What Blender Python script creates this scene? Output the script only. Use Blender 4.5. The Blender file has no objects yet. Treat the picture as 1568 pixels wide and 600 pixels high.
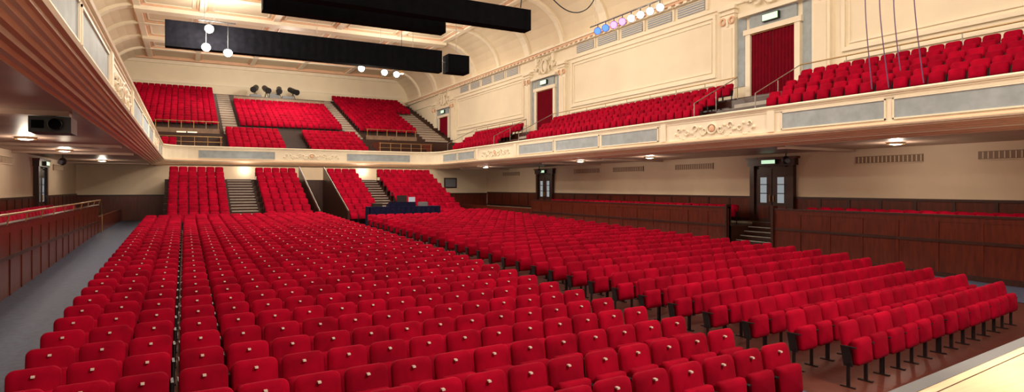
import bpy, math, random
import numpy as np
from mathutils import Vector
random.seed(4)
sc = bpy.context.scene
try:
    sc.view_settings.view_transform = 'Standard'
except Exception:
    pass

# ------------------------------------------------------------ materials
def mat(name, col, rough=0.6, metal=0.0, noise=0.0, nscale=6.0, bump=0.0, emit=None, estr=0.0, sheen=0.0, wood=False, spec=None, stretch=None, island=0.0):
    m = bpy.data.materials.new(name); m.use_nodes = True
    nt = m.node_tree; b = nt.nodes['Principled BSDF']
    b.inputs['Base Color'].default_value = (*col, 1)
    b.inputs['Roughness'].default_value = rough
    b.inputs['Metallic'].default_value = metal
    if spec is not None: b.inputs['Specular IOR Level'].default_value = spec
    if sheen: b.inputs['Sheen Weight'].default_value = sheen; b.inputs['Sheen Tint'].default_value = (1, .2, .35, 1)
    if emit:
        b.inputs['Emission Color'].default_value = (*emit, 1); b.inputs['Emission Strength'].default_value = estr
    if noise or bump or wood:
        tc = nt.nodes.new('ShaderNodeTexCoord'); mp = nt.nodes.new('ShaderNodeMapping')
        nt.links.new(tc.outputs['Object'], mp.inputs['Vector'])
        if stretch: mp.inputs['Scale'].default_value = stretch
        nz = nt.nodes.new('ShaderNodeTexNoise'); nz.inputs['Scale'].default_value = nscale
        nz.inputs['Detail'].default_value = 5
        nt.links.new(mp.outputs['Vector'], nz.inputs['Vector'])
        if noise:
            r = nt.nodes.new('ShaderNodeValToRGB')
            lo = tuple(c * (1 - noise) for c in col); hi = tuple(min(1, c * (1 + noise)) for c in col)
            r.color_ramp.elements[0].color = (*lo, 1); r.color_ramp.elements[1].color = (*hi, 1)
            r.color_ramp.elements[0].position = .3; r.color_ramp.elements[1].position = .7
            nt.links.new(nz.outputs['Fac'], r.inputs['Fac']); out = r.outputs['Color']
            if island:
                g = nt.nodes.new('ShaderNodeNewGeometry'); mr = nt.nodes.new('ShaderNodeMapRange')
                mr.inputs['To Min'].default_value = 1-island; mr.inputs['To Max'].default_value = 1+island
                nt.links.new(g.outputs['Random Per Island'], mr.inputs['Value'])
                hs = nt.nodes.new('ShaderNodeHueSaturation'); nt.links.new(mr.outputs['Result'], hs.inputs['Value'])
                nt.links.new(out, hs.inputs['Color']); out = hs.outputs['Color']
            nt.links.new(out, b.inputs['Base Color'])
        if bump:
            bp = nt.nodes.new('ShaderNodeBump'); bp.inputs['Strength'].default_value = bump; bp.inputs['Distance'].default_value = .02
            nt.links.new(nz.outputs['Fac'], bp.inputs['Height']); nt.links.new(bp.outputs['Normal'], b.inputs['Normal'])
    return m

M = {}
M['velvet'] = mat('red_velvet', (.32, .0010, .0185), .85, noise=.24, nscale=3.0, sheen=.03, spec=.06, island=.17)
M['velvet2'] = mat('red_velvet_dark', (.18, .0015, .013), .8, noise=.15, nscale=3.0, spec=.1)
M['seatmetal'] = mat('seat_frame_dark', (.014, .008, .010), .5)
M['tag'] = mat('number_tag_plastic', (.66, .55, .52), .4)
M['cream'] = mat('cream_plaster', (.90, .81, .645), .7, noise=.04, nscale=.6, bump=.05)
M['cream2'] = mat('cream_moulding', (.92, .84, .69), .55, noise=.03, nscale=2)
M['ceil'] = mat('ceiling_plaster', (.81, .70, .53), .75, noise=.05, nscale=.5)
M['peach'] = mat('peach_moulding', (.82, .52, .35), .55, noise=.05, nscale=2)
M['blue'] = mat('pale_blue_panel', (.35, .41, .46), .65, noise=.15, nscale=2.5)
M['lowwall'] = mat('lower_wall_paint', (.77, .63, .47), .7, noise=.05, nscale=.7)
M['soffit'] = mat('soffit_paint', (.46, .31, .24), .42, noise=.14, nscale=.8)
M['wood'] = mat('mahogany_panelling', (.105, .016, .007), .30, noise=.35, nscale=3, stretch=(3, 3, .5))
M['woodd'] = mat('dark_wood', (.040, .011, .007), .35, noise=.3, nscale=4, stretch=(3, 3, .5))
M['carpet'] = mat('grey_blue_carpet', (.050, .062, .112), .6, noise=.25, nscale=9, bump=.1)
M['floorwood'] = mat('red_brown_boards', (.075, .017, .012), .42, noise=.35, nscale=3, stretch=(6, .6, 1))
M['stage'] = mat('stage_boards', (.85, .64, .43), .4, noise=.10, nscale=3, stretch=(.5, 8, 1))
M['steptread'] = mat('step_tread', (.40, .37, .34), .7, noise=.1, nscale=5)
M['black'] = mat('black_drape', (.004, .004, .006), .95, noise=.3, nscale=5, spec=.05)
M['navy'] = mat('navy_drape', (.010, .010, .040), .85, noise=.3, nscale=5, spec=.1)
M['blackm'] = mat('black_metal', (.012, .012, .014), .4)
M['brass'] = mat('brass_rail', (.50, .33, .15), .35, metal=.9)
M['steel'] = mat('steel_rail', (.36, .34, .32), .35, metal=.8)
M['grille'] = mat('vent_grille', (.28, .19, .13), .6)
M['ggrey'] = mat('frieze_vent', (.30, .35, .42), .6)
M['glass'] = mat('door_glass', (.30, .38, .42), .1, emit=(.75, .9, 1), estr=.25)
M['glassw'] = mat('lit_entrance_glass', (.9, .8, .6), .2, emit=(1, .88, .66), estr=1.0)
M['exit'] = mat('exit_sign_face', (.5, .85, .55), .4, emit=(.65, 1, .68), estr=.8)
M['bulb'] = mat('lamp_lens', (1, 1, 1), .3, emit=(1, .93, .80), estr=130)
M['down'] = mat('downlight_lens', (1, 1, 1), .3, emit=(1, .86, .66), estr=9)
M['lblue'] = mat('lens_blue', (.02, .05, .6), .3, emit=(.05, .12, 1), estr=4)
M['lpurple'] = mat('lens_purple', (.3, .1, .6), .3, emit=(.45, .16, 1), estr=4)
M['lwhite'] = mat('lens_white', (1, 1, 1), .3, emit=(1, .97, .9), estr=16)
M['screen'] = mat('console_screen', (.3, .35, .4), .2, emit=(.5, .6, .7), estr=.3)
M['greybox'] = mat('grey_equipment', (.15, .16, .19), .5)
M['rope'] = mat('purple_rope', (.16, .10, .22), .8)
M['parapet'] = mat('parapet_panel', (.24, .15, .10), .5, noise=.2, nscale=3)

# ------------------------------------------------------------ mesh builder
class MB:
    def __init__(s): s.v = []; s.f = []; s.m = []; s.s = []; s.names = []
    def mi(s, n):
        if n not in s.names: s.names.append(n)
        return s.names.index(n)
    def add(s, vs, fs, m, smooth=False):
        o = len(s.v); s.v += [tuple(p) for p in vs]; k = s.mi(m)
        for f in fs: s.f.append([o + i for i in f]); s.m.append(k); s.s.append(smooth)
    def box(s, x0, x1, y0, y1, z0, z1, m):
        if x0 > x1: x0, x1 = x1, x0
        if y0 > y1: y0, y1 = y1, y0
        if z0 > z1: z0, z1 = z1, z0
        s.hexa([(x0,y0,z0),(x1,y0,z0),(x1,y1,z0),(x0,y1,z0),(x0,y0,z1),(x1,y0,z1),(x1,y1,z1),(x0,y1,z1)], m)
    def hexa(s, vs, m):
        s.add(vs, [(0,3,2,1),(4,5,6,7),(0,1,5,4),(1,2,6,5),(2,3,7,6),(3,0,4,7)], m)
    def cyl(s, p0, p1, r, m, n=10, r1=None):
        p0 = Vector(p0); p1 = Vector(p1); d = (p1 - p0).normalized(); r1 = r if r1 is None else r1
        a = d.orthogonal().normalized(); b = d.cross(a)
        vs = []
        for p, rr in ((p0, r), (p1, r1)):
            for i in range(n):
                t = 2*math.pi*i/n; vs.append(p + a*(rr*math.cos(t)) + b*(rr*math.sin(t)))
        s.add(vs, [(i, (i+1) % n, n+(i+1) % n, n+i) for i in range(n)], m, True)
        s.add(vs[:n], [tuple(range(n))[::-1]], m); s.add(vs[n:], [tuple(range(n))], m)
    def sph(s, c, r, m, n=10, sc3=(1,1,1)):
        vs = []; fs = []; k = n//2
        for j in range(k+1):
            ph = math.pi*j/k
            for i in range(n):
                t = 2*math.pi*i/n
                vs.append((c[0]+sc3[0]*r*math.sin(ph)*math.cos(t), c[1]+sc3[1]*r*math.sin(ph)*math.sin(t), c[2]+sc3[2]*r*math.cos(ph)))
        for j in range(k):
            for i in range(n):
                fs.append((j*n+i, (j+1)*n+i, (j+1)*n+(i+1) % n, j*n+(i+1) % n))
        s.add(vs, fs, m, True)
    def torus(s, c, a, b, R, r, m, t0=0, t1=2*math.pi, n=18, k=6, spiral=0.0):
        c = Vector(c); a = Vector(a); b = Vector(b); nn = a.cross(b).normalized()
        vs = []; fs = []
        full = abs((t1-t0) - 2*math.pi) < 1e-4 and spiral == 0
        cnt = n if full else n+1
        for i in range(cnt):
            t = t0 + (t1-t0)*i/n; RR = R*(1 - spiral*i/n)
            dirv = a*math.cos(t) + b*math.sin(t); p = c + dirv*RR
            for j in range(k):
                q = 2*math.pi*j/k; vs.append(p + dirv.normalized()*(r*math.cos(q)) + nn*(r*math.sin(q)))
        for i in range(n):
            i2 = (i+1) % cnt
            for j in range(k): fs.append((i*k+j, i2*k+j, i2*k+(j+1) % k, i*k+(j+1) % k))
        s.add(vs, fs, m, True)
    def sweep(s, path, normals, prof, mats):
        n = len(prof); vs = []
        for p, nn in zip(path, normals):
            for o, z in prof: vs.append((p[0]+nn[0]*o, p[1]+nn[1]*o, z))
        for i in range(len(path)-1):
            for j in range(n-1):
                q = [i*n+j, (i+1)*n+j, (i+1)*n+j+1, i*n+j+1]
                s.add([vs[t] for t in q], [(0,1,2,3)], mats[j])
    def obj(s, name, parent=None):
        me = bpy.data.meshes.new(name); me.from_pydata(s.v, [], s.f)
        for n in s.names: me.materials.append(M[n])
        me.polygons.foreach_set('material_index', s.m); me.polygons.foreach_set('use_smooth', s.s)
        me.update(); o = bpy.data.objects.new(name, me); sc.collection.objects.link(o)
        if parent: o.parent = parent
        return o

def tube(name, pts, r, m, parent=None):
    cu = bpy.data.curves.new(name, 'CURVE'); cu.dimensions = '3D'; cu.bevel_depth = r; cu.bevel_resolution = 2
    sp = cu.splines.new('NURBS'); sp.points.add(len(pts)-1)
    for p, q in zip(sp.points, pts): p.co = (*q, 1)
    sp.use_endpoint_u = True; sp.order_u = 3
    cu.materials.append(M[m]); o = bpy.data.objects.new(name, cu); sc.collection.objects.link(o)
    if parent: o.parent = parent
    return o

# ------------------------------------------------------------ key dimensions (metres)
XL, XR = -6.5, 24.5           # outer walls
PL, PR = -3.9, 21.9           # stalls side partitions
FL, FR = -1.4, 19.4           # balcony fronts
YB = 50.5                     # balcony front at the rear
YE = 72.6                     # rear wall
YF = -12.0
ZS = 4.55                     # soffit
ZC = 16.5; ZCV = 13.4
SL = .106                     # skew of stage front
def fz(y):
    return 0 if y < 9 else min(.63, .63*(y-9)/27.0)

# ------------------------------------------------------------ floor
b = MB()
def strip(b, x0, x1, ys, m, dz=0.0):
    for ya, yb in zip(ys[:-1], ys[1:]):
        b.add([(x0,ya,fz(ya)+dz),(x1,ya,fz(ya)+dz),(x1,yb,fz(yb)+dz),(x0,yb,fz(yb)+dz)], [(0,1,2,3)], m)
YS = [YF, 9, 36, 50.2]
strip(b, PL, PR, YS, 'floorwood')
b.add([(XL,YF,-.25),(XR,YF,-.25),(XR,YE,-.25),(XL,YE,-.25)], [(0,1,2,3)], 'floorwood')
for x0, x1 in ((PL, -2.05), (19.0, PR)):
    strip(b, x0, x1, [4.0, 9, 36, 50.2], 'carpet', .012)
strip(b, 7.15, 8.0, [5.2, 9, 36, 36.2], 'carpet', .012)
def fy(x, y0): return y0 + SL*(x-9)
b.hexa([(PL,fy(PL,3.4),0),(PR,fy(PR,3.4),0),(PR,fy(PR,4.9),0),(PL,fy(PL,4.9),0),(PL,fy(PL,3.4),.014),(PR,fy(PR,3.4),.014),(PR,fy(PR,4.9),.014),(PL,fy(PL,4.9),.014)], 'carpet')
b.hexa([(PL,fy(PL,4.9),0),(PR,fy(PR,4.9),0),(PR,fy(PR,4.96),0),(PL,fy(PL,4.96),0),(PL,fy(PL,4.9),.03),(PR,fy(PR,4.9),.03),(PR,fy(PR,4.96),.03),(PL,fy(PL,4.96),.03)], 'steel')
strip(b, -2.05, 19, [36.2, 37.6], 'carpet', .012)
b.obj('floor')

# ------------------------------------------------------------ stage
b = MB()
def slab(xa, xb, ya, yb, z0, z1, m):
    a0 = fy(xa, ya[0]) if isinstance(ya, tuple) else ya; a1 = fy(xb, ya[0]) if isinstance(ya, tuple) else ya
    b.hexa([(xa,a0,z0),(xb,a1,z0),(xb,fy(xb,yb),z0),(xa,fy(xa,yb),z0),(xa,a0,z1),(xb,a1,z1),(xb,fy(xb,yb),z1),(xa,fy(xa,yb),z1)], m)
slab(-1.3, 19.3, YF+.2, 3.47, 1.0, 1.1, 'stage')
slab(-1.3, 19.3, (3.2,), 3.36, 0, 1.0, 'woodd')
slab(-1.3, 19.3, (3.47,), 3.62, 1.02, 1.108, 'greybox')
slab(-1.3, 19.3, (3.36,), 3.37, 1.1, 1.104, 'woodd')
b.obj('stage_platform')
b = MB()
x0, x1, y0, y1 = 8.78, 9.5, 2.98, 3.36
b.hexa([(x0,y0,1.1),(x1,y0,1.1),(x1,y1,1.1),(x0,y1,1.1),(x0,y0+.02,1.18),(x1,y0+.02,1.18),(x1,y1-.05,1.30),(x0,y1-.05,1.30)], 'blackm')
b.torus(((x0+x1)/2, y0+.18, 1.245), (1,0,0), (0,.92,.36), .11, .012, 'greybox')
b.cyl(((x0+x1)/2, y0+.18, 1.22), ((x0+x1)/2, y0+.17, 1.25), .05, 'greybox')
b.obj('stage_monitor_speaker')

# ------------------------------------------------------------ walls
for side, nm in ((-1, 'wall_left'), (1, 'wall_right')):
    b = MB(); x = XL if side < 0 else XR; xo = x + side*.4; s = -side
    b.box(x, xo, YF, YE+.4, -.2, 4.6, 'lowwall')
    b.box(x, xo, YF, YE+.4, 4.6, ZC+.3, 'cream')
    b.obj(nm)
    t = MB()
    def bx(d0, d1, y0, y1, z0, z1, m): t.box(x+s*d0, x+s*d1, y0, y1, z0, z1, m)
    doors = [19.3, 39.8] if side > 0 else [17.5, 38.2]
    segs = [YF] + sum([[d-1.15, d+1.15] for d in doors], []) + [50]
    for a, c in zip(segs[::2], segs[1::2]):
        bx(0, .05, a, c, 1.35, 2.45, 'wood'); bx(0, .09, a, c, 2.45, 2.55, 'woodd'); bx(0, .09, a, c, 1.35, 1.5, 'woodd')
        n = max(1, int((c-a)/1.3)); w = (c-a)/n
        for i in range(n):
            bx(.05, .075, a+i*w+.0, a+i*w+.12, 1.5, 2.45, 'woodd')
    t.obj('trim_dado')
    t = MB()
    bays = [-1.2, 19.3, 39.8, 60.5]
    for yc in bays:
        for dy in (-2.55, 2.55):      # pilasters
            bx(0, .22, yc+dy-.42, yc+dy+.42, 7.3, 12.2, 'cream2')
            bx(.22, .26, yc+dy-.28, yc+dy+.28, 7.9, 11.0, 'cream')
            bx(0, .30, yc+dy-.5, yc+dy+.5, 7.3, 7.7, 'cream2')
            for k in range(3): bx(0, .26+.06*k, yc+dy-.44-.05*k, yc+dy+.44+.05*k, 11.5+.22*k, 11.62+.22*k, 'cream2')
            for q in (-.28, .28):
                t.torus((x+s*.28, yc+dy+q, 11.4), (0,1,0), (0,0,1), .16, .05, 'peach', n=12)
            bx(.22, .3, yc+dy-.06, yc+dy+.06, 11.1, 11.5, 'cream2')
            a, c = sorted((yc+math.copysign(1.56, dy), yc+math.copysign(2.08, dy)))
            bx(.0, .05, a, c, 8.0, 11.4, 'blue')
        bx(0, .18, yc-1.5, yc-1.22, 7.3, 10.5, 'cream2'); bx(0, .18, yc+1.22, yc+1.5, 7.3, 10.5, 'cream2')
        bx(0, .22, yc-1.6, yc+1.6, 10.45, 10.7, 'cream2'); bx(0, .12, yc-1.3, yc+1.3, 10.7, 11.35, 'blue')
        bx(0, .34, yc-1.8, yc+1.8, 11.35, 11.55, 'cream2')
        t.torus((x+s*.2, yc, 12.25), (0,.75,0), (0,0,1), .5, .09, 'cream2', n=20)
        t.sph((x+s*.12, yc, 12.25), .35, 'cream2', 12, (.3, .75, 1))
        for q in (-1, 1):
            t.torus((x+s*.18, yc+q*.85, 12.0), (0,q,0), (0,0,1), .34, .08, 'cream2', 0, 5.2, 16, 6, .6)
            t.torus((x+s*.18, yc+q*.65, 12.75), (0,q,0), (0,0,1), .24, .06, 'cream2', 0, 5.2, 14, 6, .6)
            t.torus((x+s*.18, yc+q*1.35, 12.3), (0,q,0), (0,0,-1), .22, .06, 'cream2', 0, 5.2, 14, 6, .6)
            bx(0, .2, yc+q*1.2-.14, yc+q*1.2+.14, 12.5, 13.4, 'cream2')
        bx(0, .3, yc-1.5, yc+1.5, 13.4, 13.6, 'cream2')
    for a, c in ((2.2, 15.9), (22.8, 36.3), (43.2, 57.1)):
        def frame(a, c, z0, z1, w, d, m):
            bx(0, d, a, c, z0, z0+w, m); bx(0, d, a, c, z1-w, z1, m); bx(0, d, a, a+w, z0+w, z1-w, m); bx(0, d, c-w, c, z0+w, z1-w, m)
        frame(a, c, 8.7, 12.0, .16, .10, 'cream2'); frame(a+.3, c-.3, 9.0, 11.7, .06, .06, 'cream2')
        frame(a, c, 7.45, 8.4, .1, .07, 'cream2')
    bx(0, .12, YF, YE, 12.15, 12.3, 'cream2')
    for yc0 in (9.0, 29.6, 50.2):
        for k in range(-2, 3):
            a = yc0+k*2.5-1.0; bx(0, .05, a, a+2.0, 12.45, 13.0, 'ggrey')
            for r in range(4): bx(.05, .08, a, a+2.0, 12.5+r*.13, 12.53+r*.13, 'cream2')
            bx(0, .12, a-.28, a-.18, 12.4, 13.05, 'cream2')
    bx(0, .2, YF, YE, 13.1, 13.2, 'cream2'); bx(0, .38, YF, YE, 13.2, 13.32, 'peach'); bx(0, .5, YF, YE, 13.32, 13.45, 'cream2')
    y = YF
    while y < YE-1:
        bx(.2, .36, y, y+.25, 13.07, 13.2, 'cream2'); y += .6
    t.obj('trim_upper_wall')
    if side > 0: gs = [(4.2, 7.0), (8.6, 10.9), (12.7, 15.3), (23.0, 25.8), (28.5, 31.5), (33, 36), (44, 47)]
    else: gs = [(8, 11), (22, 25), (30, 33), (42, 45)]
    g = MB()
    for a, c in gs:
        g.box(x, x+s*.04, a, c, 3.95, 4.25, 'grille')
        k = a+.05
        while k < c-.05:
            g.box(x+s*.04, x+s*.055, k, k+.04, 3.98, 4.22, 'lowwall'); k += .16
        g.box(x+s*.04, x+s*.07, a, c, 3.92, 3.96, 'lowwall'); g.box(x+s*.04, x+s*.07, a, c, 4.24, 4.28, 'lowwall')
    g.obj('ventilation_grilles')

b = MB(); b.box(XL, XR, YE, YE+.4, 3, ZC+.3, 'cream')
b.obj('wall_back')
b = MB()
b.box(XL, XR, YE-.1, YE, 13.9, 14.1, 'cream2'); b.box(XL, XR, YE-.25, YE, 15.8, 16.1, 'cream2'); b.box(XL, XR, YE-.4, YE, 16.2, 16.5, 'peach')
b.obj('trim_back_wall')
b = MB(); b.box(XL, XR, YF-.4, YF, -.2, ZC+.3, 'cream'); b.obj('wall_front')
b = MB(); b.box(XL, XR, 50.3, 50.6, 0, 4.55, 'lowwall')
for a, c in ((XL, -1.2), (17.0, XR)):
    b.box(a, c, 50.2, 50.3, .6, 2.35, 'wood'); b.box(a, c, 50.15, 50.3, 2.35, 2.45, 'woodd')
b.box(20.3, 21.5, 50.22, 50.3, 2.9, 3.8, 'woodd'); b.box(20.4, 21.4, 50.2, 50.22, 3.0, 3.7, 'greybox')
b.obj('wall_rear_stalls')

# ------------------------------------------------------------ ceiling with coves and coffers
b = MB()
b.box(XL+3.4, XR-3.4, YF, YE, ZC, ZC+.3, 'ceil')
def cove(side):
    pts = []
    for i in range(9):
        t = math.pi/2*i/8
        d = 3.4*(1-math.cos(t)); z = ZCV + (ZC-ZCV)*math.sin(t)
        pts.append((XL+d if side < 0 else XR-d, z))
    return pts
for side in (-1, 1):
    P = cove(side)
    for (xa, za), (xb, zb) in zip(P[:-1], P[1:]):
        b.add([(xa,YF,za),(xa,YE,za),(xb,YE,zb),(xb,YF,zb)], [(0,1,2,3)], 'ceil', True)
b.obj('ceiling')
b = MB()
ribs = [1.5+5.12*k for k in range(-2, 14)]
for y in ribs:
    big = (round((y-1.5)/5.12) % 2 == 0)
    w, h = (.55, .42) if big else (.3, .22)
    b.box(XL+3.2, XR-3.2, y-w, y+w, ZC-h, ZC, 'cream2')
    b.box(XL+3.2, XR-3.2, y-w-.15, y+w+.15, ZC-.12, ZC, 'peach')
    for side in (-1, 1):
        P = cove(side); s = -side
        for (xa, za), (xb, zb) in zip(P[:-1], P[1:]):
            e = .16
            b.add([(xa,y-w*.7,za),(xa,y+w*.7,za),(xb,y+w*.7,zb),(xb,y-w*.7,zb),
                   (xa+s*e,y-w*.7,za-e),(xa+s*e,y+w*.7,za-e),(xb+s*e,y+w*.7,zb-e),(xb+s*e,y-w*.7,zb-e)],
                  [(4,7,6,5),(0,4,5,1),(2,6,7,3),(0,3,7,4),(1,5,6,2)], 'cream2')
for x in (XL+3.4, 1.2, 6.5, 11.5, 16.8, XR-3.4):
    b.box(x-.22, x+.22, YF, YE, ZC-.2, ZC, 'cream2'); b.box(x-.4, x+.4, YF, YE, ZC-.08, ZC, 'peach')
for a, c in zip(ribs[:-1], ribs[1:]):
    for xa, xb in ((-2.6, .6), (1.9, 5.9), (7.1, 10.9), (12.1, 16.2), (17.4, 20.6)):
        z = ZC-.05
        b.box(xa, xb, a+.9, a+1.0, z, ZC, 'cream2'); b.box(xa, xb, c-1.0, c-.9, z, ZC, 'cream2')
        b.box(xa, xa+.1, a+.9, c-.9, z, ZC, 'cream2'); b.box(xb-.1, xb, a+.9, c-.9, z, ZC, 'cream2')
b.obj('trim_ceiling')

# ------------------------------------------------------------ balcony front (swept moulding)
r = 2.0
path = []; nor = []
def ap(x, y, nx, ny): path.append((x, y)); nor.append((nx, ny))
ap(FL, -8, 1, 0); ap(FL, YB-r, 1, 0)
for i in range(1, 9):
    t = math.pi/2*i/8
    ap(FL+r-r*math.cos(t), YB-r+r*math.sin(t), math.cos(t), -math.sin(t))
for i in range(0, 9):
    t = math.pi/2*i/8
    ap(FR-r+r*math.sin(t), YB-r+r*math.cos(t), -math.sin(t), -math.cos(t))
ap(FR, -8, -1, 0)
prof = [(-.35,5.1),(-.35,5.98),(-.3,6.03),(.07,6.03),(.10,5.98),(.08,5.93),(.03,5.91),(.03,5.87),(0,5.85),(0,5.78),(-.02,5.77),(-.02,5.07),(0,5.06),
        (.02,5.02),(.12,5.0),(.15,4.95),(.12,4.90),(.05,4.89),(.04,4.85),(.0,4.84),(-.04,4.80),(-.10,4.80),(-.12,4.76),(-.18,4.75),(-.22,4.70),
        (-.30,4.70),(-.33,4.65),(-.42,4.65),(-.46,4.60),(-.55,4.60),(-.6,ZS)]
pm = ['cream2']*12 + ['peach','cream2','peach','cream2','peach','cream2','peach','peach','cream2','peach','cream2','peach','peach','cream2','peach','peach','cream2','peach']
b = MB(); b.sweep(path, nor, prof, pm[:len(prof)-1])
for fx, s in ((FL, 1), (FR, -1)):
    y = -7.5
    while y < 48:
        b.box(fx+s*.0, fx+s*.11, y, y+.11, 4.91, 4.985, 'cream2'); y += .24
x = FL+2.2
while x < FR-2.2:
    b.box(x, x+.12, YB-.11, YB, 4.91, 4.985, 'cream2'); x += .3
def panel_side(fx, s, a, c):
    b.box(fx, fx+s*.012, a, c, 5.14, 5.72, 'blue')
    for z in (5.10, 5.72): b.box(fx, fx+s*.04, a-.04, c+.04, z, z+.045, 'cream2')
    for q in (a-.04, c): b.box(fx, fx+s*.04, q, q+.04, 5.10, 5.765, 'cream2')
def orn(b, c, u, n, L):
    c = Vector(c); u = Vector(u); n = Vector(n); z = Vector((0,0,1))
    b.torus(c+n*.02, u*1.25, z, .2, .045, 'cream2', n=20)
    b.sph(c+n*.02, .16, 'peach', 10, (1 if abs(u.x)>.5 else .35, 1 if abs(u.y)>.5 else .35, 1))
    for q in (-1, 1):
        for k in range(4):
            d = .45 + k*L/9.0; sz = .2-.03*k
            b.torus(c+u*q*d+z*(.05 if k % 2 else -.06)+n*.015, u*q, z*(1 if k % 2 else -1), sz, .03, 'cream2', 0, 5.4, 16, 5, .65)
            b.sph(c+u*q*(d+.2)+z*(-.1 if k % 2 else .1)+n*.01, .07, 'cream2', 8)
        pts = 14
        for i in range(pts):
            tt = i/pts; b.sph(c+u*q*(.3+tt*L*.42)+z*(-.22+.12*math.cos(tt*math.pi*4)), .035, 'cream2', 6)
for fx, s in ((FL, 1), (FR, -1)):
    for a, c in ((-2, 2.2), (2.6, 6.7), (7.1, 10.9), (11.2, 14.9), (21.6, 25.9), (26.2, 30.4), (30.7, 34.9), (41.9, 45), (45.3, 48.2)):
        panel_side(fx, s, a, c)
    for yc in (18.3, 38.4): orn(b, (fx, yc, 5.43), (0,1,0), (s,0,0), 4.4)
    for yq in (15.4, 21.2, 35.4, 41.4): b.box(fx, fx+s*.06, yq-.15, yq+.15, 5.06, 5.85, 'cream2')
for a, c in ((.9, 6.2), (11.8, 17.2)):
    b.box(a, c, YB-.012, YB, 5.14, 5.72, 'blue')
    for z in (5.10, 5.72): b.box(a, c, YB-.04, YB, z, z+.045, 'cream2')
orn(b, (9.0, YB, 5.43), (1,0,0), (0,-1,0), 4.4)
b.obj('balcony_front')

# ------------------------------------------------------------ balcony structure
b = MB()
for xa, xb in ((XL, FL-.58), (FR+.58, XR)):
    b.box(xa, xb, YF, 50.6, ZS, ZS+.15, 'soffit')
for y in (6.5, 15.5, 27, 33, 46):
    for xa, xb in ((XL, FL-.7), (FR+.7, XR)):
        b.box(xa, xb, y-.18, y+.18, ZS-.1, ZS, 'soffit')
for s, X0 in ((-1, FL), (1, FR)):
    def bs(d0, d1, z0, z1, m='woodd'): b.box(X0+s*d0, X0+s*d1, YF, 51.2, z0, z1, m)
    bs(.35, 1.2, 4.7, 5.2); bs(1.2, 2.2, 4.7, 5.95); bs(2.2, 3.2, 4.7, 6.5); bs(3.2, 4.2, 4.7, 7.05); bs(4.2, 5.1, 4.7, 7.3)
    for d, z in ((1.2, 5.95), (2.2, 6.5), (3.2, 7.05)):
        for yq in (17.5, 38.0):
            b.box(X0+s*d, X0+s*(d+.3), yq, yq+2.2, z, z+.01, 'steptread'); b.box(X0+s*(d-.3), X0+s*d, yq, yq+2.2, z-.55, z-.27, 'steptread')
b.box(FL, FR, YB+.3, 51.4, 4.7, 5.4, 'woodd')
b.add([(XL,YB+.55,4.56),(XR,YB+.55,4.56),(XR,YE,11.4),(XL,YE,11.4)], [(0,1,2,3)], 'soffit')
b.obj('balcony_structure')

ROWD = .9; RISE = .322
def bankz(y): return 5.55 + RISE*math.floor((y-51.4)/ROWD + 1e-6)
b = MB()
k = 0
steps = [(2.9, 4.2), (13.6, 14.9), (21.2, 23.6), (-5.6, -3.2)]
while 51.4+k*ROWD < YE-.1:
    y = 51.4+k*ROWD; z = 5.55+RISE*k
    b.box(XL, XR, y, min(y+ROWD, YE), z-.9, z, 'woodd')
    if y > 57:
        for a, c in steps:
            b.box(a, c, y, y+ROWD, z, z+.004, 'steptread'); b.box(a+.05, c-.05, y-.45, y, z-RISE, z-RISE/2, 'steptread')
            b.box(a+.05, c-.05, y-.03, y, z-RISE/2, z, 'parapet')
    k += 1
b.obj('balcony_seating_terrace')

# ------------------------------------------------------------ seats
def rslab(w, h, t, rt, rb, nc, base, tilt, puff, lod):
    out = []
    def corner(cx, cz, r, a0):
        for i in range(nc):
            a = a0 + (math.pi/2)*i/(nc-1); out.append((cx+r*math.cos(a), cz+r*math.sin(a)))
    corner(w/2-rt, h-rt, rt, 0); corner(-w/2+rt, h-rt, rt, math.pi/2)
    corner(-w/2+rb, rb, rb, math.pi); corner(w/2-rb, rb, rb, 1.5*math.pi)
    rings = [(t, .012), (t-.015, 0), (.025, 0), (.004, .014), (-puff, .07)] if not lod else [(t, 0), (.02, 0), (-puff, .03)]
    vs = []; fs = []; n = len(out)
    ct, st = math.cos(tilt), math.sin(tilt)
    for yy, ins in rings:
        sx = (w/2-ins)/(w/2); sz = (h/2-ins)/(h/2)
        for (x, z) in out:
            X = x*sx; Z = h/2+(z-h/2)*sz
            vs.append((base[0]+X, base[1]+yy*ct+Z*st, base[2]+Z*ct-yy*st))
    for k in range(len(rings)-1):
        for i in range(n):
            j = (i+1) % n
            fs.append((k*n+i, k*n+j, (k+1)*n+j, (k+1)*n+i))
    fs.append(tuple(range(n))[::-1]); fs.append(tuple(range((len(rings)-1)*n, len(rings)*n)))
    return vs, fs

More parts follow.
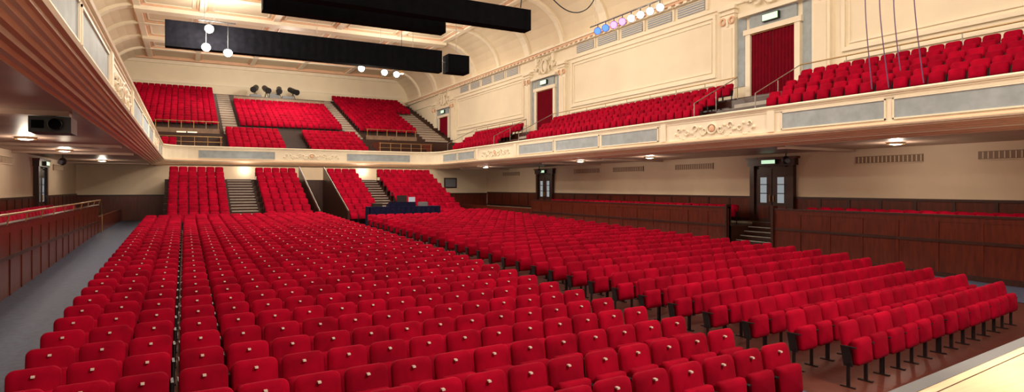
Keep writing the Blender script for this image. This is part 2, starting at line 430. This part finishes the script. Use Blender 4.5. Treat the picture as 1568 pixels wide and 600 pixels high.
def seat_proto(lod=False, tag=True):
    b = MB(); nc = 3 if lod else 5
    v, f = rslab(.505, .60, .075, .085, .03, nc, (0, 0, .36), math.radians(11), .02, lod); b.add(v, f, 'velvet', True)
    v, f = rslab(.455, .38, .10, .05, .05, nc, (0, -.135, .34), math.radians(5), .022, lod); b.add(v, f, 'velvet', True)
    if tag:
        b.add([(-.018,.030,.856),(.018,.030,.856),(.018,.036,.874),(-.018,.036,.874),
               (-.018,.105,.856),(.018,.105,.856),(.018,.105,.874),(-.018,.105,.874)],
              [(0,1,2,3),(3,2,6,7),(0,3,7,4),(1,5,6,2)], 'tag')
    for sx in (-1, 1):
        x = sx*.262
        b.box(x-.010, x+.010, -.02, .03, 0, .36, 'seatmetal')
        b.hexa([(x-.010,-.06,.32),(x+.010,-.06,.32),(x+.010,.07,.32),(x-.010,.07,.32),(x-.010,-.02,.60),(x+.010,-.02,.60),(x+.010,.12,.60),(x-.010,.12,.60)], 'seatmetal')
        if not lod:
            b.box(x-.016, x+.016, -.11, .12, .60, .618, 'seatmetal')
            b.box(x-.016, x+.016, -.10, .12, 0, .02, 'seatmetal')
    b.box(-.25, .25, -.02, .02, .32, .36, 'seatmetal')
    return b

def seat_bank(name, proto, places, parent=None):
    V = np.array(proto.v, dtype=np.float64); P = np.array(places, dtype=np.float64); N = len(P); nv = len(V)
    jt = np.random.RandomState(5).uniform(-.025, .025, N)
    c, s = np.cos(P[:,3]+jt)[:,None], np.sin(P[:,3]+jt)[:,None]
    jit = np.random.RandomState(3).uniform(-.008, .008, (N,1))
    X = V[:,0][None]*c - V[:,1][None]*s + P[:,0][:,None]
    Y = V[:,0][None]*s + V[:,1][None]*c + P[:,1][:,None] + jit*2
    Z = V[:,2][None] + P[:,2][:,None]
    co = np.stack([X,Y,Z], -1).reshape(-1)
    fl = np.array([len(f) for f in proto.f]); li = np.array([i for f in proto.f for i in f])
    nl = len(li)
    loops = (li[None] + (np.arange(N)*nv)[:,None]).reshape(-1)
    st = np.concatenate([[0], np.cumsum(fl)[:-1]])
    starts = (st[None] + (np.arange(N)*nl)[:,None]).reshape(-1)
    me = bpy.data.meshes.new(name)
    me.vertices.add(N*nv); me.vertices.foreach_set('co', co)
    me.loops.add(N*nl); me.loops.foreach_set('vertex_index', loops.astype(np.int32))
    me.polygons.add(N*len(fl)); me.polygons.foreach_set('loop_start', starts.astype(np.int32))
    for n in proto.names: me.materials.append(M[n])
    me.polygons.foreach_set('material_index', np.tile(np.array(proto.m, dtype=np.int32), N))
    me.polygons.foreach_set('use_smooth', np.tile(np.array(proto.s, dtype=bool), N))
    me.update(calc_edges=True); me.validate()
    o = bpy.data.objects.new(name, me); sc.collection.objects.link(o)
    if parent: o.parent = parent
    return o

hi = seat_proto(False, True); hin = seat_proto(False, False); lo = seat_proto(True, False)
PW = .55
pl = []
for i in range(34):
    y0 = 5.2+i*.93
    xs = [6.8-k*PW for k in range(13)] + [-.40, -.95, -1.50]
    for x in xs:
        y = y0 + .05*(x-6.8); pl.append((x, y, fz(y), math.radians(2.8)))
seat_bank('stalls_seating_block', hi, pl)
PW = .545
pl = []
nseat = [13, 14, 15, 16, 16, 17, 17]
for i in range(33):
    y0 = 5.6+i*.93
    n = nseat[i] if i < 7 else 17
    for k in range(n):
        x = 9.0+k*PW; y = y0+.12*(x-9.0)
        if 33.2 < y and x < 14.0: continue
        if y > 36.6: continue
        pl.append((x, y, fz(y), math.radians(6.8)))
seat_bank('stalls_seating_block', hin, pl)

# raked rear stalls
TR0 = 37.7
b = MB(); pl = []
blocks = [(-1.1, 2.5), (4.0, 7.15), (8.95, 11.3), (12.7, 17.0)]
stairs = [(2.5, 4.0), (11.3, 12.7)]
for k in range(9):
    y = TR0+k*.85; z = .63+k*.345
    for a, c in blocks:
        b.box(a, c, y, y+.85, .2, z+.0, 'woodd')
        n = int((c-a)/.53); off = (c-a-n*.53)/2
        for q in range(n): pl.append((a+off+(q+.5)*.53, y+.45, z, 0))
    for a, c in stairs:
        b.box(a, c, y, y+.85, .2, z-.17, 'woodd'); b.box(a, c, y, y+.425, z-.17, z-.13, 'steptread')
        b.box(a, c, y+.425, y+.85, .2, z, 'woodd'); b.box(a, c, y+.425, y+.85, z, z+.04, 'steptread')
b.box(-1.15, 17.05, TR0+7.65, 50.2, 0, 3.5, 'woodd')
for a, c in stairs: b.box(a, c, TR0+7.66, 46.8, 3.5, 3.54, 'steptread')
for xq in (7.15, 8.85):
    b.hexa([(xq,TR0,.6),(xq+.1,TR0,.6),(xq+.1,TR0+7.6,.6),(xq,TR0+7.6,.6),(xq,TR0,1.5),(xq+.1,TR0,1.5),(xq+.1,TR0+7.6,4.4),(xq,TR0+7.6,4.4)], 'woodd')
    b.cyl((xq+.05,TR0,1.55),(xq+.05,TR0+7.6,4.45),.025,'steel')
b.obj('rear_stalls_terrace')
seat_bank('rear_stalls_seating', lo, pl)

# balcony rear bank
pl = []
for k in range(23):
    y = 51.4+k*ROWD; z = 5.55+RISE*k
    if y+.5 > YE-.3: break
    if y < 56.5: secs = [(3.0, 7.7), (9.2, 14.2)] + ([(-1.6, -.2)] if y < 52.5 else [])
    elif y < 58.0: secs = []
    elif y < 67.3: secs = [(-5.9, 2.85), (4.3, 13.5), (15.0, 21.1)]
    else: secs = [(-5.9, 2.85), (15.0, 21.1)]
    if y > 66: secs = [(s0, 23.0 if s1 == 21.1 else s1) for s0, s1 in secs]
    for a, c in secs:
        n = int((c-a)/.53)
        for q in range(n): pl.append((a+(q+.5)*.53, y+.5, z, 0))
seat_bank('balcony_rear_seating', lo, pl)
for s, X0 in ((1, FR), (-1, FL)):
    pl = []
    for ri, (d, z) in enumerate(((1.75, 5.95), (2.75, 6.5), (3.75, 7.05))):
        for a, c in ((-1.5, 17.2), (20.6, 37.3), (41.2, 50.4)):
            n = int((c-a)/.56)
            for q in range(n):
                pl.append((X0+s*d, a+(q+.5)*.56, z, -s*math.pi/2))
    seat_bank('balcony_side_seating', lo, pl)
for s, X0 in ((1, PR), (-1, PL)):
    pl = []
    for ri, d in enumerate((.75, 1.6)):
        for a, c in ((-1, 16.6), (20.6, 36.8)):
            n = int((c-a)/.56)
            for q in range(n): pl.append((X0+s*d, a+(q+.5)*.56, 1.2, -s*math.pi/2))
    seat_bank('promenade_seating', lo, pl)

# ------------------------------------------------------------ raised side promenades + partitions
for s, X0, X1 in ((1, PR, XR), (-1, PL, XL)):
    b = MB()
    ga, gc = (17.3, 19.7)
    def bb(d0, d1, y0, y1, z0, z1, m): b.box(X0+s*d0, X0+s*d1, y0, y1, z0, z1, m)
    b.box(X0+s*.12, X1, YF, ga, -.2, 1.2, 'woodd'); b.box(X0+s*.12, X1, gc, 50.2, -.2, 1.2, 'woodd'); b.box(X0+s*1.6, X1, ga, gc, -.2, 1.35, 'woodd')
    if s < 0: b.box(X0+s*.12, X0+s*1.6, ga, gc, -.2, 1.2, 'woodd')
    segs = ((YF, ga), (gc, 37.5)) if s > 0 else ((YF, 37.2),)
    for a, c in segs:
        bb(0, .12, a, c, 0, 2.02, 'wood'); bb(-.05, .17, a, c, 2.02, 2.09, 'woodd')
        n = int((c-a)/1.25); w = (c-a)/n
        for i in range(n+1):
            bb(-.022, 0, a+i*w-.05, a+i*w+.05, 0, 2.02, 'wood')
        bb(-.02, 0, a, c, 1.85, 2.02, 'wood'); bb(-.035, 0, a, c, 1.18, 1.28, 'woodd'); bb(-.03, 0, a, c, 0, .2, 'woodd')
    bb(0, .12, 37.5, 50.2, 0, 1.45, 'wood')
    if s > 0:
        for i in range(7):
            z = 1.35*(7-i)/7
            bb(1.6-i*.26-.26, 1.6-i*.26, ga, gc, 0, z-.19, 'woodd'); bb(1.6-i*.26-.28, 1.6-i*.26, ga, gc, z-.23, z-.19, 'steptread')
        for yq in (ga-.08, gc): bb(-.1, .2, yq, yq+.1, 0, 2.2, 'woodd')
    b.obj('promenade_partition')
b = MB()
b.cyl((PL+.1, YF, 2.32), (PL+.1, 37.2, 2.32), .03, 'brass')
y = 1.0
while y < 37.3: b.cyl((PL+.05, y, 2.05), (PL+.1, y, 2.32), .018, 'brass'); y += 2.0
b.cyl((PL+.1, 37.2, 2.32), (PL+.1, 37.9, 1.6), .03, 'brass'); b.cyl((PL+.1, 37.9, .62), (PL+.1, 37.9, 1.6), .03, 'brass')
b.obj('brass_handrail')
b = MB()
for s, X0 in ((1, FR), (-1, FL)):
    x = X0+s*4.15
    for a, c in ((-1.5, 17.2), (20.6, 37.3), (41.2, 50.4)):
        b.cyl((x, a, 8.3), (x, c, 8.3), .028, 'brass'); b.cyl((x, a, 7.8), (x, c, 7.8), .015, 'steel')
        n = int((c-a)/2.0)
        for i in range(n+1): b.cyl((x, a+(c-a)*i/n, 7.0), (x, a+(c-a)*i/n, 8.3), .02, 'steel')
        for e in (a, c):
            b.cyl((X0+s*1.3, e, 6.85), (x, e, 8.3), .022, 'steel'); b.cyl((X0+s*1.3, e, 5.9), (X0+s*1.3, e, 6.85), .022, 'steel')
            b.cyl((X0+s*2.7, e, 6.5), (X0+s*2.7, e, 7.5), .018, 'steel')
b.obj('balcony_safety_rail')

for x0, x1 in ((-2.2, 2.6), (15.2, 20.2)):
    b = MB()
    b.box(x0, x1, 57.2, 57.4, 5.6, 7.9, 'parapet')
    b.box(x0, x0+.15, 53, 57.3, 5.4, 7.0, 'wood'); b.box(x1-.15, x1, 53, 57.3, 5.4, 7.0, 'wood')
    if x0 < 0: b.box(x0+1.6, x0+3.1, 57.12, 57.2, 5.9, 7.6, 'glassw')
    else: b.box(x0+2.0, x0+3.0, 57.12, 57.2, 5.9, 7.5, 'woodd')
    b.box(x0+2.3, x0+2.4, 57.08, 57.14, 5.9, 7.6, 'woodd')
    for q in range(6): b.cyl((x0+.1+q*(x1-x0-.2)/5, 53.0, 5.4), (x0+.1+q*(x1-x0-.2)/5, 53.0, 6.9), .025, 'brass')
    b.cyl((x0, 53, 6.9), (x1, 53, 6.9), .03, 'brass'); b.cyl((x0, 53, 6.5), (x1, 53, 6.5), .02, 'brass')
    b.cyl((x0, 57.3, 8.5), (x1, 57.3, 8.5), .03, 'brass')
    for q in range(6): b.cyl((x0+.1+q*(x1-x0-.2)/5, 57.3, 7.6), (x0+.1+q*(x1-x0-.2)/5, 57.3, 8.5), .025, 'brass')
    b.obj('balcony_entrance')

b = MB()
zz = bankz(68.3)
b.box(4.4, 13.4, 67.9, 68.0, zz-.3, zz+.95, 'parapet'); b.box(4.4, 13.4, 67.85, 68.1, zz+.95, zz+1.0, 'woodd')
b.box(5.8, 10.8, 68.6, 69.5, zz+.9, zz+1.0, 'woodd'); b.box(6, 6.1, 68.7, 69.4, zz, zz+.9, 'blackm'); b.box(10.3, 10.4, 68.7, 69.4, zz, zz+.9, 'blackm')
b.box(6.0, 7.1, 68.6, 69.2, zz+1.0, zz+1.35, 'greybox'); b.box(7.9, 8.9, 68.6, 69.2, zz+1.0, zz+1.55, 'blackm'); b.box(9.2, 10.3, 68.7, 69.2, zz+1.0, zz+1.4, 'greybox')
b.obj('lighting_control_desk')
for x, a in ((6.5, -.5), (7.6, .3), (10.3, .7), (8.9, -.2)):
    b = MB(); z0 = zz+.98; K = 1.45
    for t in range(3):
        an = t*2.09; b.cyl((x+.3*math.cos(an), 69+.3*math.sin(an), z0), (x, 69, z0+.75), .035, 'blackm')
    p = Vector((x, 69, z0+1.05)); d = Vector((a*.6, -1, -.35)).normalized()
    b.cyl(p-d*.45*K, p+d*.45*K, .19*K, 'blackm', 12); b.cyl(p+d*.45*K, p+d*.6*K, .15*K, 'blackm', 12, .22*K); b.cyl(p+d*.6*K, p+d*.605*K, .14*K, 'blackm')
    b.torus(p, (1,0,0), (0,0,1), .32, .025, 'blackm', math.pi, 2*math.pi)
    b.obj('follow_spotlight')

# ------------------------------------------------------------ doors
nd = 0
def lower_door(side, yc):
    global nd; nd += 1
    x = XL if side < 0 else XR; s = -side; b = MB()
    def bx(d0, d1, y0, y1, z0, z1, m): b.box(x+s*d0, x+s*d1, y0, y1, z0, z1, m)
    z0 = 1.35
    bx(0, .22, yc-1.2, yc-.95, z0, 4.25, 'woodd'); bx(0, .22, yc+.95, yc+1.2, z0, 4.25, 'woodd'); bx(0, .26, yc-1.3, yc+1.3, 4.0, 4.3, 'woodd')
    bx(0, .3, yc-1.4, yc+1.4, 4.3, 4.4, 'wood'); bx(0, .06, yc-.95, yc+.95, z0, 4.0, 'woodd')
    for q in (-1, 1):
        a, c = sorted((yc+q*.02, yc+q*.93))
        bx(.06, .12, a, c, z0, 3.85, 'woodd')
        bx(.12, .13, a+.28, c-.28, z0+.9, 3.45, 'glass')
        for k in range(1, 5): bx(.13, .15, a+.2, c-.2, z0+.9+k*.42, z0+.94+k*.42, 'woodd')
        bx(.12, .14, a+.15, c-.15, z0+.15, z0+.75, 'wood')
        b.cyl((x+s*.17, yc+q*.1, z0+.95), (x+s*.17, yc+q*.1, z0+1.25), .02, 'brass')
    bx(.26, .4, yc-.4, yc+.4, 4.06, 4.28, 'blackm'); bx(.4, .41, yc-.37, yc+.37, 4.085, 4.255, 'exit')
    b.obj('door_%d' % nd)
def upper_door(side, yc):
    global nd; nd += 1
    x = XL if side < 0 else XR; s = -side; b = MB()
    b.box(x, x+s*.03, yc-1.22, yc+1.22, 7.3, 10.45, 'woodd')
    n = 96; vs = []; fs = []
    for i in range(n+1):
        y = yc-1.2+2.4*i/n; d = .1+.06*math.sin(i*.85)
        if abs(y-yc) < .04: d = .02
        vs += [(x+s*d, y, 7.32), (x+s*(d*.8), y, 10.4)]
    for i in range(n): fs.append((2*i, 2*i+2, 2*i+3, 2*i+1))
    b.add(vs, fs, 'velvet2', True)
    b.cyl((x+s*.12, yc-1.25, 10.42), (x+s*.12, yc+1.25, 10.42), .03, 'brass')
    b.box(x+s*.12, x+s*.28, yc-.45, yc+.45, 10.85, 11.2, 'blackm'); b.box(x+s*.28, x+s*.29, yc-.42, yc+.42, 10.88, 11.17, 'exit')
    b.obj('door_%d' % nd)
lower_door(1, 19.3); lower_door(1, 39.8); lower_door(-1, 17.5); lower_door(-1, 38.2)
for sd in (1, -1):
    for yc in (-1.2, 19.3, 39.8, 60.5): upper_door(sd, yc)

# ------------------------------------------------------------ black masking battens
def batten(x0, x1, y, z0, z1, d=.5):
    b = MB(); n = int((x1-x0)/.4)
    b.box(x0, x1, y-d/2, y+d/2, z1-.06, z1, 'black')
    for yy, sg in ((y-d/2, -1), (y+d/2, 1)):
        vs = []; fs = []; N = n*4
        for i in range(N+1):
            x = x0+(x1-x0)*i/N; o = .015*math.sin(i*1.7)
            vs += [(x, yy+sg*o, z0), (x, yy+sg*o*.4, z1-.03)]
        for i in range(N): fs.append((2*i, 2*i+2, 2*i+3, 2*i+1))
        b.add(vs, fs, 'black', True)
    b.box(x0, x0+.03, y-d/2, y+d/2, z0, z1, 'black'); b.box(x1-.03, x1, y-d/2, y+d/2, z0, z1, 'black')
    b.box(x0, x1, y-d/2, y+d/2, z0, z0+.02, 'black')
    for q in (.12, .5, .88):
        x = x0+(x1-x0)*q; b.cyl((x, y, z1), (x, y, ZC-.1), .012, 'steel', 6)
    b.obj('masking_batten')
batten(-.75, 11.9, 30, 9.02, 10.15)
batten(2.3, 8.85, 22, 8.93, 9.55)
batten(2.5, 11.2, 19.5, 8.75, 9.5)
b = MB(); b.box(12.2, 13.4, 29.6, 30.4, 9.05, 10.0, 'black'); b.box(12.28, 13.32, 29.57, 29.6, 9.12, 9.93, 'black')
b.cyl((12.8, 30, 10), (12.8, 30, ZC-.1), .015, 'steel', 6); b.cyl((11.9, 30, 9.6), (12.2, 30, 9.6), .03, 'steel', 6)
b.obj('hanging_loudspeaker')

# ------------------------------------------------------------ lamps
def point(name, loc, e, col, rad=.3):
    l = bpy.data.lights.new(name, 'POINT'); l.energy = e; l.color = col; l.shadow_soft_size = rad
    o = bpy.data.objects.new(name, l); o.location = loc; sc.collection.objects.link(o); return o
WARM = (1, .89, .72)
def cluster(heads, top, e):
    b = MB()
    cx = sum(h[0] for h in heads)/len(heads); cy = heads[0][1]
    b.cyl((cx, cy, top), (cx, cy, ZC-.1), .010, 'steel', 6)
    b.cyl((min(h[0] for h in heads)-.3, cy, top), (max(h[0] for h in heads)+.3, cy, top), .03, 'blackm', 8)
    for (x, y, z) in heads:
        b.cyl((x, y, top), (x, y, z+.18), .012, 'blackm', 6)
        b.cyl((x, y+.20, z+.08), (x, y-.04, z), .10, 'blackm', 14, .19)
        b.sph((x, y-.05, z), .165, 'bulb', 14, (1, .45, 1))
        b.torus((x, y-.05, z), (1,0,0), (0,0,1), .18, .015, 'blackm')
    b.obj('flood_lamp_cluster')
    for (x, y, z) in heads[:1]:
        point('flood_lamp_light', (x, y-.5, z-.4), e, WARM, .4)
cluster([(.92, 29, 9.75), (.8, 29, 8.95), (1.65, 29, 8.8)], 10.1, 1500)
cluster([(8.6, 33.5, 9.55), (9.9, 33.5, 9.45), (10.6, 33.5, 9.40)], 10.0, 1500)
for (x, y) in ((15, 46),):
    b = MB(); b.cyl((x, y, 12.2), (x, y, ZC-.1), .02, 'blackm', 6)
    b.cyl((x, y, 12.25), (x, y, 11.9), .06, 'brass', 12, .2); b.sph((x, y, 11.9), .16, 'down', 12, (1, 1, .5))
    b.obj('pendant_lamp')

for (x, y) in ((21.8, 12.2), (21.0, 24), (20.6, 29.6), (20.4, 42), (21.8, 3), (-4.36, 23.8), (-4.4, 31), (-4.2, 42), (-4.3, 15), (-4.3, 6)):
    b = MB(); b.cyl((x, y, ZS), (x, y, ZS-.05), .30, 'cream2', 20, .26); b.sph((x, y, ZS-.04), .22, 'down', 14, (1, 1, .28))
    b.torus((x, y, ZS-.05), (1,0,0), (0,1,0), .27, .025, 'brass')
    b.obj('ceiling_downlight'); point('downlight', (x, y, ZS-.35), 70, (1, .86, .68), .15)
point('rear_downlight', (4, 50.0, 4.3), 30, WARM, .2); point('rear_downlight', (13, 50.0, 4.3), 30, WARM, .2)

# ------------------------------------------------------------ coloured stage lantern bar
b = MB()
LZ = 10.3
b.cyl((17, 18.4, LZ+.3), (17, 23.6, LZ+.3), .04, 'steel')
for y in (18.8, 23.2): b.cyl((17, y, LZ+.3), (17, y, ZC-.1), .015, 'steel', 6)
cols = ['lwhite', 'lwhite', 'lwhite', 'lwhite', 'lpurple', 'lpurple', 'lblue', 'lblue']
for i, cn in enumerate(cols):
    y = 18.8+i*.6; p = Vector((17, y, LZ)); d = Vector((-.62, -.70, -.32)).normalized()
    b.cyl(p-d*.25, p+d*.15, .12, 'blackm', 12, .15); b.cyl(p+d*.15, p+d*.2, .17, 'blackm', 12); b.cyl(p+d*.2, p+d*.21, .15, cn, 14)
    b.cyl((17, y, LZ+.3), p, .02, 'blackm', 6)
b.obj('stage_lantern_bar')

# ------------------------------------------------------------ projector and speakers under balcony
b = MB()
b.box(-2.75, -2.05, 15.2, 16.0, 4.1, 4.42, 'blackm'); b.cyl((-2.3, 15.2, 4.26), (-2.3, 15.05, 4.26), .11, 'black', 14); b.torus((-2.3, 15.08, 4.26), (1,0,0), (0,0,1), .11, .012, 'blackm')
b.box(-2.7, -2.5, 15.18, 15.2, 4.18, 4.34, 'black'); b.cyl((-2.4, 15.6, 4.42), (-2.4, 15.6, ZS), .04, 'blackm'); b.box(-2.6, -2.2, 15.4, 15.8, 4.52, ZS, 'blackm')
b.obj('ceiling_projector')
for (x, y) in ((22.6, 17.2), (-4.9, 34), (22.8, 38)):
    b = MB(); b.sph((x, y, 4.15), .16, 'blackm', 12, (1, 1, 1.1)); b.cyl((x, y, 4.25), (x, y, ZS), .03, 'blackm')
    b.cyl((x-.05, y-.1, 4.13), (x-.08, y-.17, 4.1), .1, 'greybox', 12); b.obj('ceiling_speaker')

# ------------------------------------------------------------ mixing desk
b = MB(); fl = .6
n = 80; vs = []; fs = []
x0, x1, y0 = 9.2, 13.5, 34.0
for i in range(n+1):
    x = x0+(x1-x0)*i/n; o = .03*math.sin(i*1.1); vs += [(x, y0+o, fl), (x, y0, 1.85)]
for i in range(n): fs.append((2*i, 2*i+2, 2*i+3, 2*i+1))
b.add(vs, fs, 'navy', True)
b.box(x0, x1, y0, y0+.9, 1.8, 1.86, 'navy'); b.box(x0, x0+.05, y0, y0+.9, fl, 1.82, 'navy'); b.box(x1-.05, x1, y0, y0+.9, fl, 1.82, 'navy')
b.hexa([(10.4,y0+.15,1.86),(12.0,y0+.15,1.86),(12.0,y0+.8,1.86),(10.4,y0+.8,1.86),(10.4,y0+.15,2.12),(12.0,y0+.15,2.12),(12.0,y0+.8,1.94),(10.4,y0+.8,1.94)], 'navy')
b.box(10.9, 11.5, y0+.3, y0+.34, 2.1, 2.5, 'blackm'); b.box(12.3, 12.8, y0+.3, y0+.6, 1.86, 2.1, 'greybox'); b.box(9.5, 10.0, y0+.2, y0+.7, 1.86, 2.05, 'blackm')
b.box(11.6, 12.0, y0+.28, y0+.3, 2.12, 2.4, 'screen')
b.cyl((10.9, y0+.4, 2.0), (10.6, y0+.3, 2.7), .03, 'blackm', 6)
b.obj('mixing_desk')

# ------------------------------------------------------------ ropes and cable
rp = bpy.data.objects.new('rigging_ropes', None); sc.collection.objects.link(rp)
for x, y, zb, dx in ((18.6, 11.3, 6.05, .05), (18.8, 10.9, 6.05, -.05), (18.7, 10.5, 6.5, .05), (18.8, 9.9, 6.05, -.06)):
    tube('rope', [(x, y, ZC-.1), (x+dx, y, 12), (x+dx*1.5, y+.1, 9), (x+dx, y, 7.5), (x+.3, y, zb)], .016, 'rope', rp)
tube('hanging_cable', [(10.9, 19.5, 9.6), (11.0, 19.3, 11.5), (11.2, 18.6, 10.2), (12.0, 18, 9.1), (12.9, 17.8, 9.4), (13.2, 17.7, 10.6), (12.6, 17.7, 13), (12.6, 17.7, ZC-.1)], .022, 'blackm')

# ------------------------------------------------------------ added fill lights, stage lights
def area(name, loc, size, e, col, rot=(0,0,0)):
    l = bpy.data.lights.new(name, 'AREA'); l.energy = e; l.color = col; l.size = size
    o = bpy.data.objects.new(name, l); o.location = loc; o.rotation_euler = rot; sc.collection.objects.link(o)
for x, y, e in ((3, 6, 360), (14, 6, 450), (3, 22, 500), (14, 22, 500), (9, 38, 720), (9, 56, 900)):
    area('overhead_fill', (x, y, 15.6), 1.5, e, WARM)  # unseen overhead fill added to light the hall, no fixture modelled
for x, y, e in ((2, 48, 950), (16, 48, 900), (9, 62, 1050), (14, 14, 1050), (15, 32, 700), (2, 62, 500)):
    point('wall_fill', (x, y, 14), e, WARM, .4)  # fixtureless fill points added to brighten the upper walls and ceiling
area('stage_wash_light', (9, -3, 12), 3, 1700, (1, .86, .68), (math.radians(55), 0, 0))
sp = bpy.data.lights.new('stage_spot', 'SPOT'); sp.energy = 5200; sp.color = (1, .80, .55); sp.spot_size = math.radians(34); sp.spot_blend = .6; sp.shadow_soft_size = .2
o = bpy.data.objects.new('stage_spot', sp); o.location = (9, -2, 9); o.rotation_euler = (math.radians(26), 0, 0); sc.collection.objects.link(o)

w = bpy.data.worlds.new('world'); sc.world = w; w.use_nodes = True
w.node_tree.nodes['Background'].inputs[0].default_value = (.9, .8, .7, 1); w.node_tree.nodes['Background'].inputs[1].default_value = .05

# ------------------------------------------------------------ camera
c = bpy.data.cameras.new('camera'); c.sensor_width = 36; c.lens = 927/1568*36; c.shift_y = -14/1568; c.clip_end = 300
o = bpy.data.objects.new('camera', c); o.location = (0, 0, 3.0); o.rotation_euler = (math.radians(90), 0, -math.atan(501/927)); sc.collection.objects.link(o)
sc.camera = o
